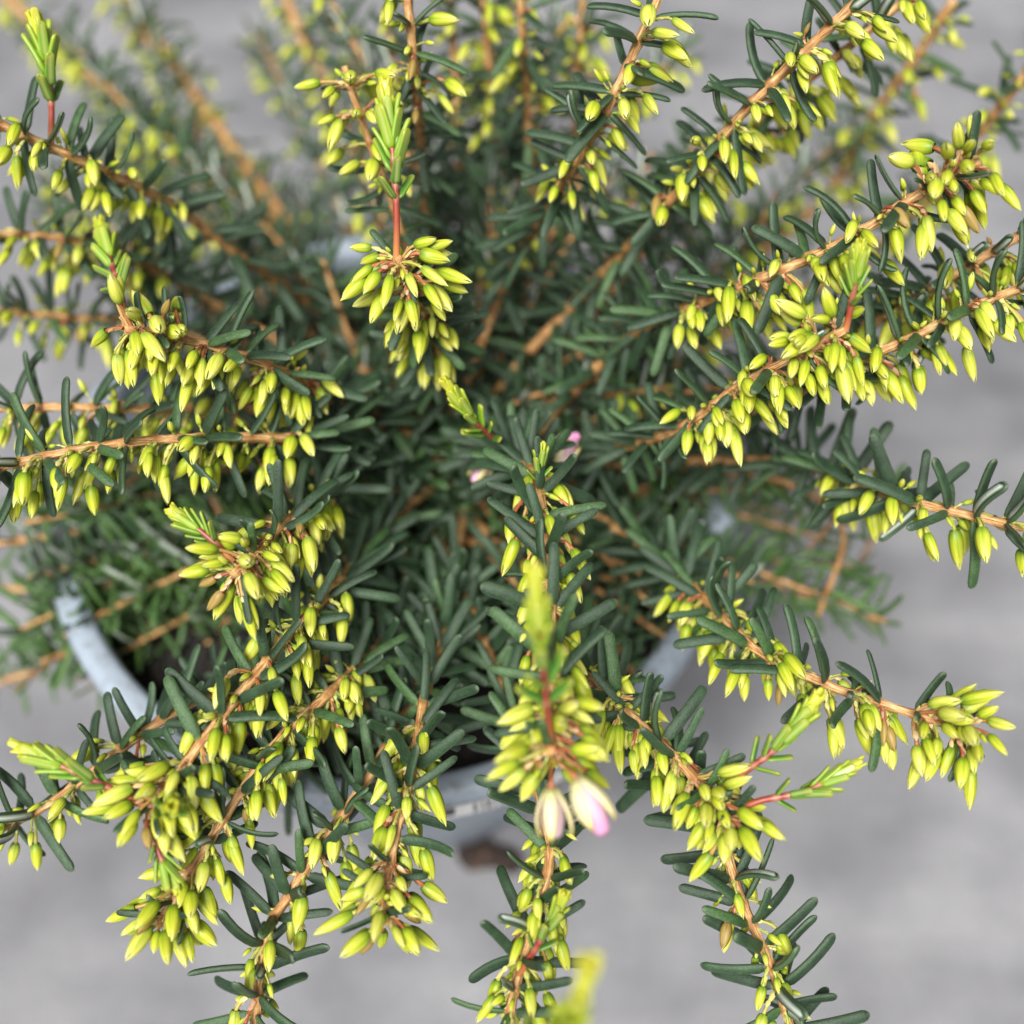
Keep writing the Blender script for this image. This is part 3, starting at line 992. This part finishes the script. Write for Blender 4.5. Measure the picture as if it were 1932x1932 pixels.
# low branches near and over the rim
px_stem([(560, 960, 25.0), (330, 985, 24.0), (150, 1005, 23.6), (-40, 1030, 23.4)], light=True, fine=False, r=(0.0010, 0.0007))
px_stem([(480, 1120, 25.0), (250, 1132, 24.6), (100, 1118, 24.6), (-40, 1105, 24.8)], light=True, fine=False, r=(0.0008, 0.0006), drop=0.45)
px_stem([(420, 1200, 25.0), (190, 1200, 24.6), (70, 1262, 25.0), (-40, 1300, 25.4)], light=True, fine=False, r=(0.0008, 0.0006))
px_stem([(1250, 880, 23.0), (1480, 910, 22.4), (1590, 1000, 22.4), (1545, 1160, 22.8)], light=True, fine=False, r=(0.0007, 0.0005), drop=0.3)

# ---- filler stems: the dense inside of the plant
def filler(n, xr, yr, dr, **kw):
    for i in range(n):
        x = random.uniform(*xr); y = random.uniform(*yr); d = random.uniform(*dr)
        e = P(x, y, d / 100)
        b = base_pt()
        m1 = b.lerp(e, 0.45) + Vector(rng.normal(0, 0.004, 3)) + Vector((0, 0, 0.008))
        make_stem([b, m1, e], shift=1, leaf=(-0.75, 9), fine=False, gap=kw.get("gap", 0.0038), bud=kw.get("bud", ()), light=kw.get("light", False),
                  r=(0.00055, 0.00042), lscale=kw.get("lscale", 0.0080), drop=kw.get("drop", 0.1), bias=kw.get("bias", 1.35))


filler(18, (560, 1330), (-80, 420), (23.0, 27.5), bud=[(0.5, 9, 0.5)])
filler(13, (600, 1260), (480, 1150), (21.8, 23.4))
filler(4, (600, 1260), (480, 1150), (21.0, 22.0), bud=[(0.7, 9, 1.2)])
filler(6, (1130, 1330), (1080, 1300), (21.4, 22.6))
filler(6, (1150, 1420), (560, 1000), (20.5, 22.5))
filler(7, (1330, 1720), (900, 1180), (22.5, 25.0), light=True)
filler(5, (1200, 1450), (950, 1150), (21.5, 23.0))
filler(16, (60, 520), (880, 1330), (23.0, 25.5), light=True, gap=0.0026, bias=2.2)
filler(9, (170, 480), (1050, 1340), (23.2, 24.6), light=True, gap=0.0026, bias=2.2)
filler(4, (10, 170), (880, 1230), (22.4, 23.4), light=False, gap=0.0026, bias=2.2)
filler(7, (0, 190), (960, 1260), (22.4, 23.6), light=True, gap=0.0026, bias=2.2, lscale=0.0105)
filler(6, (330, 700), (1330, 1520), (19.6, 20.8), gap=0.0036)
filler(5, (-40, 200), (950, 1300), (23.5, 25.0), light=True)
filler(16, (0, 640), (0, 560), (25.0, 32.0), bud=[(0.3, 9, 0.6)])
filler(5, (1400, 1900), (20, 620), (24.0, 28.0), bud=[(0.3, 9, 0.6)])
filler(7, (520, 1130), (1120, 1400), (20.6, 22.4), drop=0.25)
filler(6, (250, 650), (620, 900), (20.5, 23.0))

# flowers that have opened
open_flower(1040, 1487, 13.0, Vector((0.05, -0.75, -0.45)), 1.0, 0.05, (1040, 1440, 13.5))
open_flower(1088, 1468, 12.9, Vector((0.42, -0.75, -0.40)), 1.05, 0.85, (1043, 1430, 13.5))
open_flower(1040, 858, 19.8, Vector((0.7, 0.45, 0.25)), 0.8, 1.0, (1010, 880, 19.9))
open_flower(1050, 880, 19.6, Vector((0.55, 0.75, 0.3)), 0.8, 0.8, (1015, 890, 19.8))
open_flower(925, 860, 20.2, Vector((-0.5, -0.8, -0.3)), 0.85, 0.4, (950, 850, 20.4))

# ------------------------------------------------------------------ leaves and buds as single parts, the rest joined
def rank(item, tip):
    g, m, st = item
    a_ = m.translation; b_ = m @ Vector(tip)
    x0, y0, d0 = project(a_); x1, y1, d1 = project(b_)
    cx, cy = (x0 + x1) / 2, (y0 + y1) / 2
    if not (10 < cx < 1922 and 10 < cy < 1922): return -1e9
    return math.hypot(x1 - x0, y1 - y0) / 100 - 14 * max(0, d0 - 0.155) * 10


def place(items, tip, count, name, mats):
    ranked = sorted(items, key=lambda it: -rank(it, tip))
    for g, m, st in ranked[:count]:
        o = link(name, shared(g, name, mats), st)
        o.matrix_basis = Matrix.Translation(-(BASE + st.location)) @ m
    return ranked[count:]


rest_l = place(leaves, (1, 0, 0), 300, "leaf", [m_leaf]) + leaves_far
rest_b = place(buds, (0, 0, 8), 300, "flower_bud", [m_sepal, m_ped]) + buds_far
o = link("foliage", join_instances("foliage", [(g, m) for g, m, s in rest_l], [m_leaf], BASE), plant); o["kind"] = "stuff"
o = link("flower_buds", join_instances("flower_buds", [(g, m) for g, m, s in rest_b], [m_sepal, m_ped], BASE), plant); o["kind"] = "stuff"
print("leaves", len(leaves), len(leaves_far), "buds", len(buds), len(buds_far))
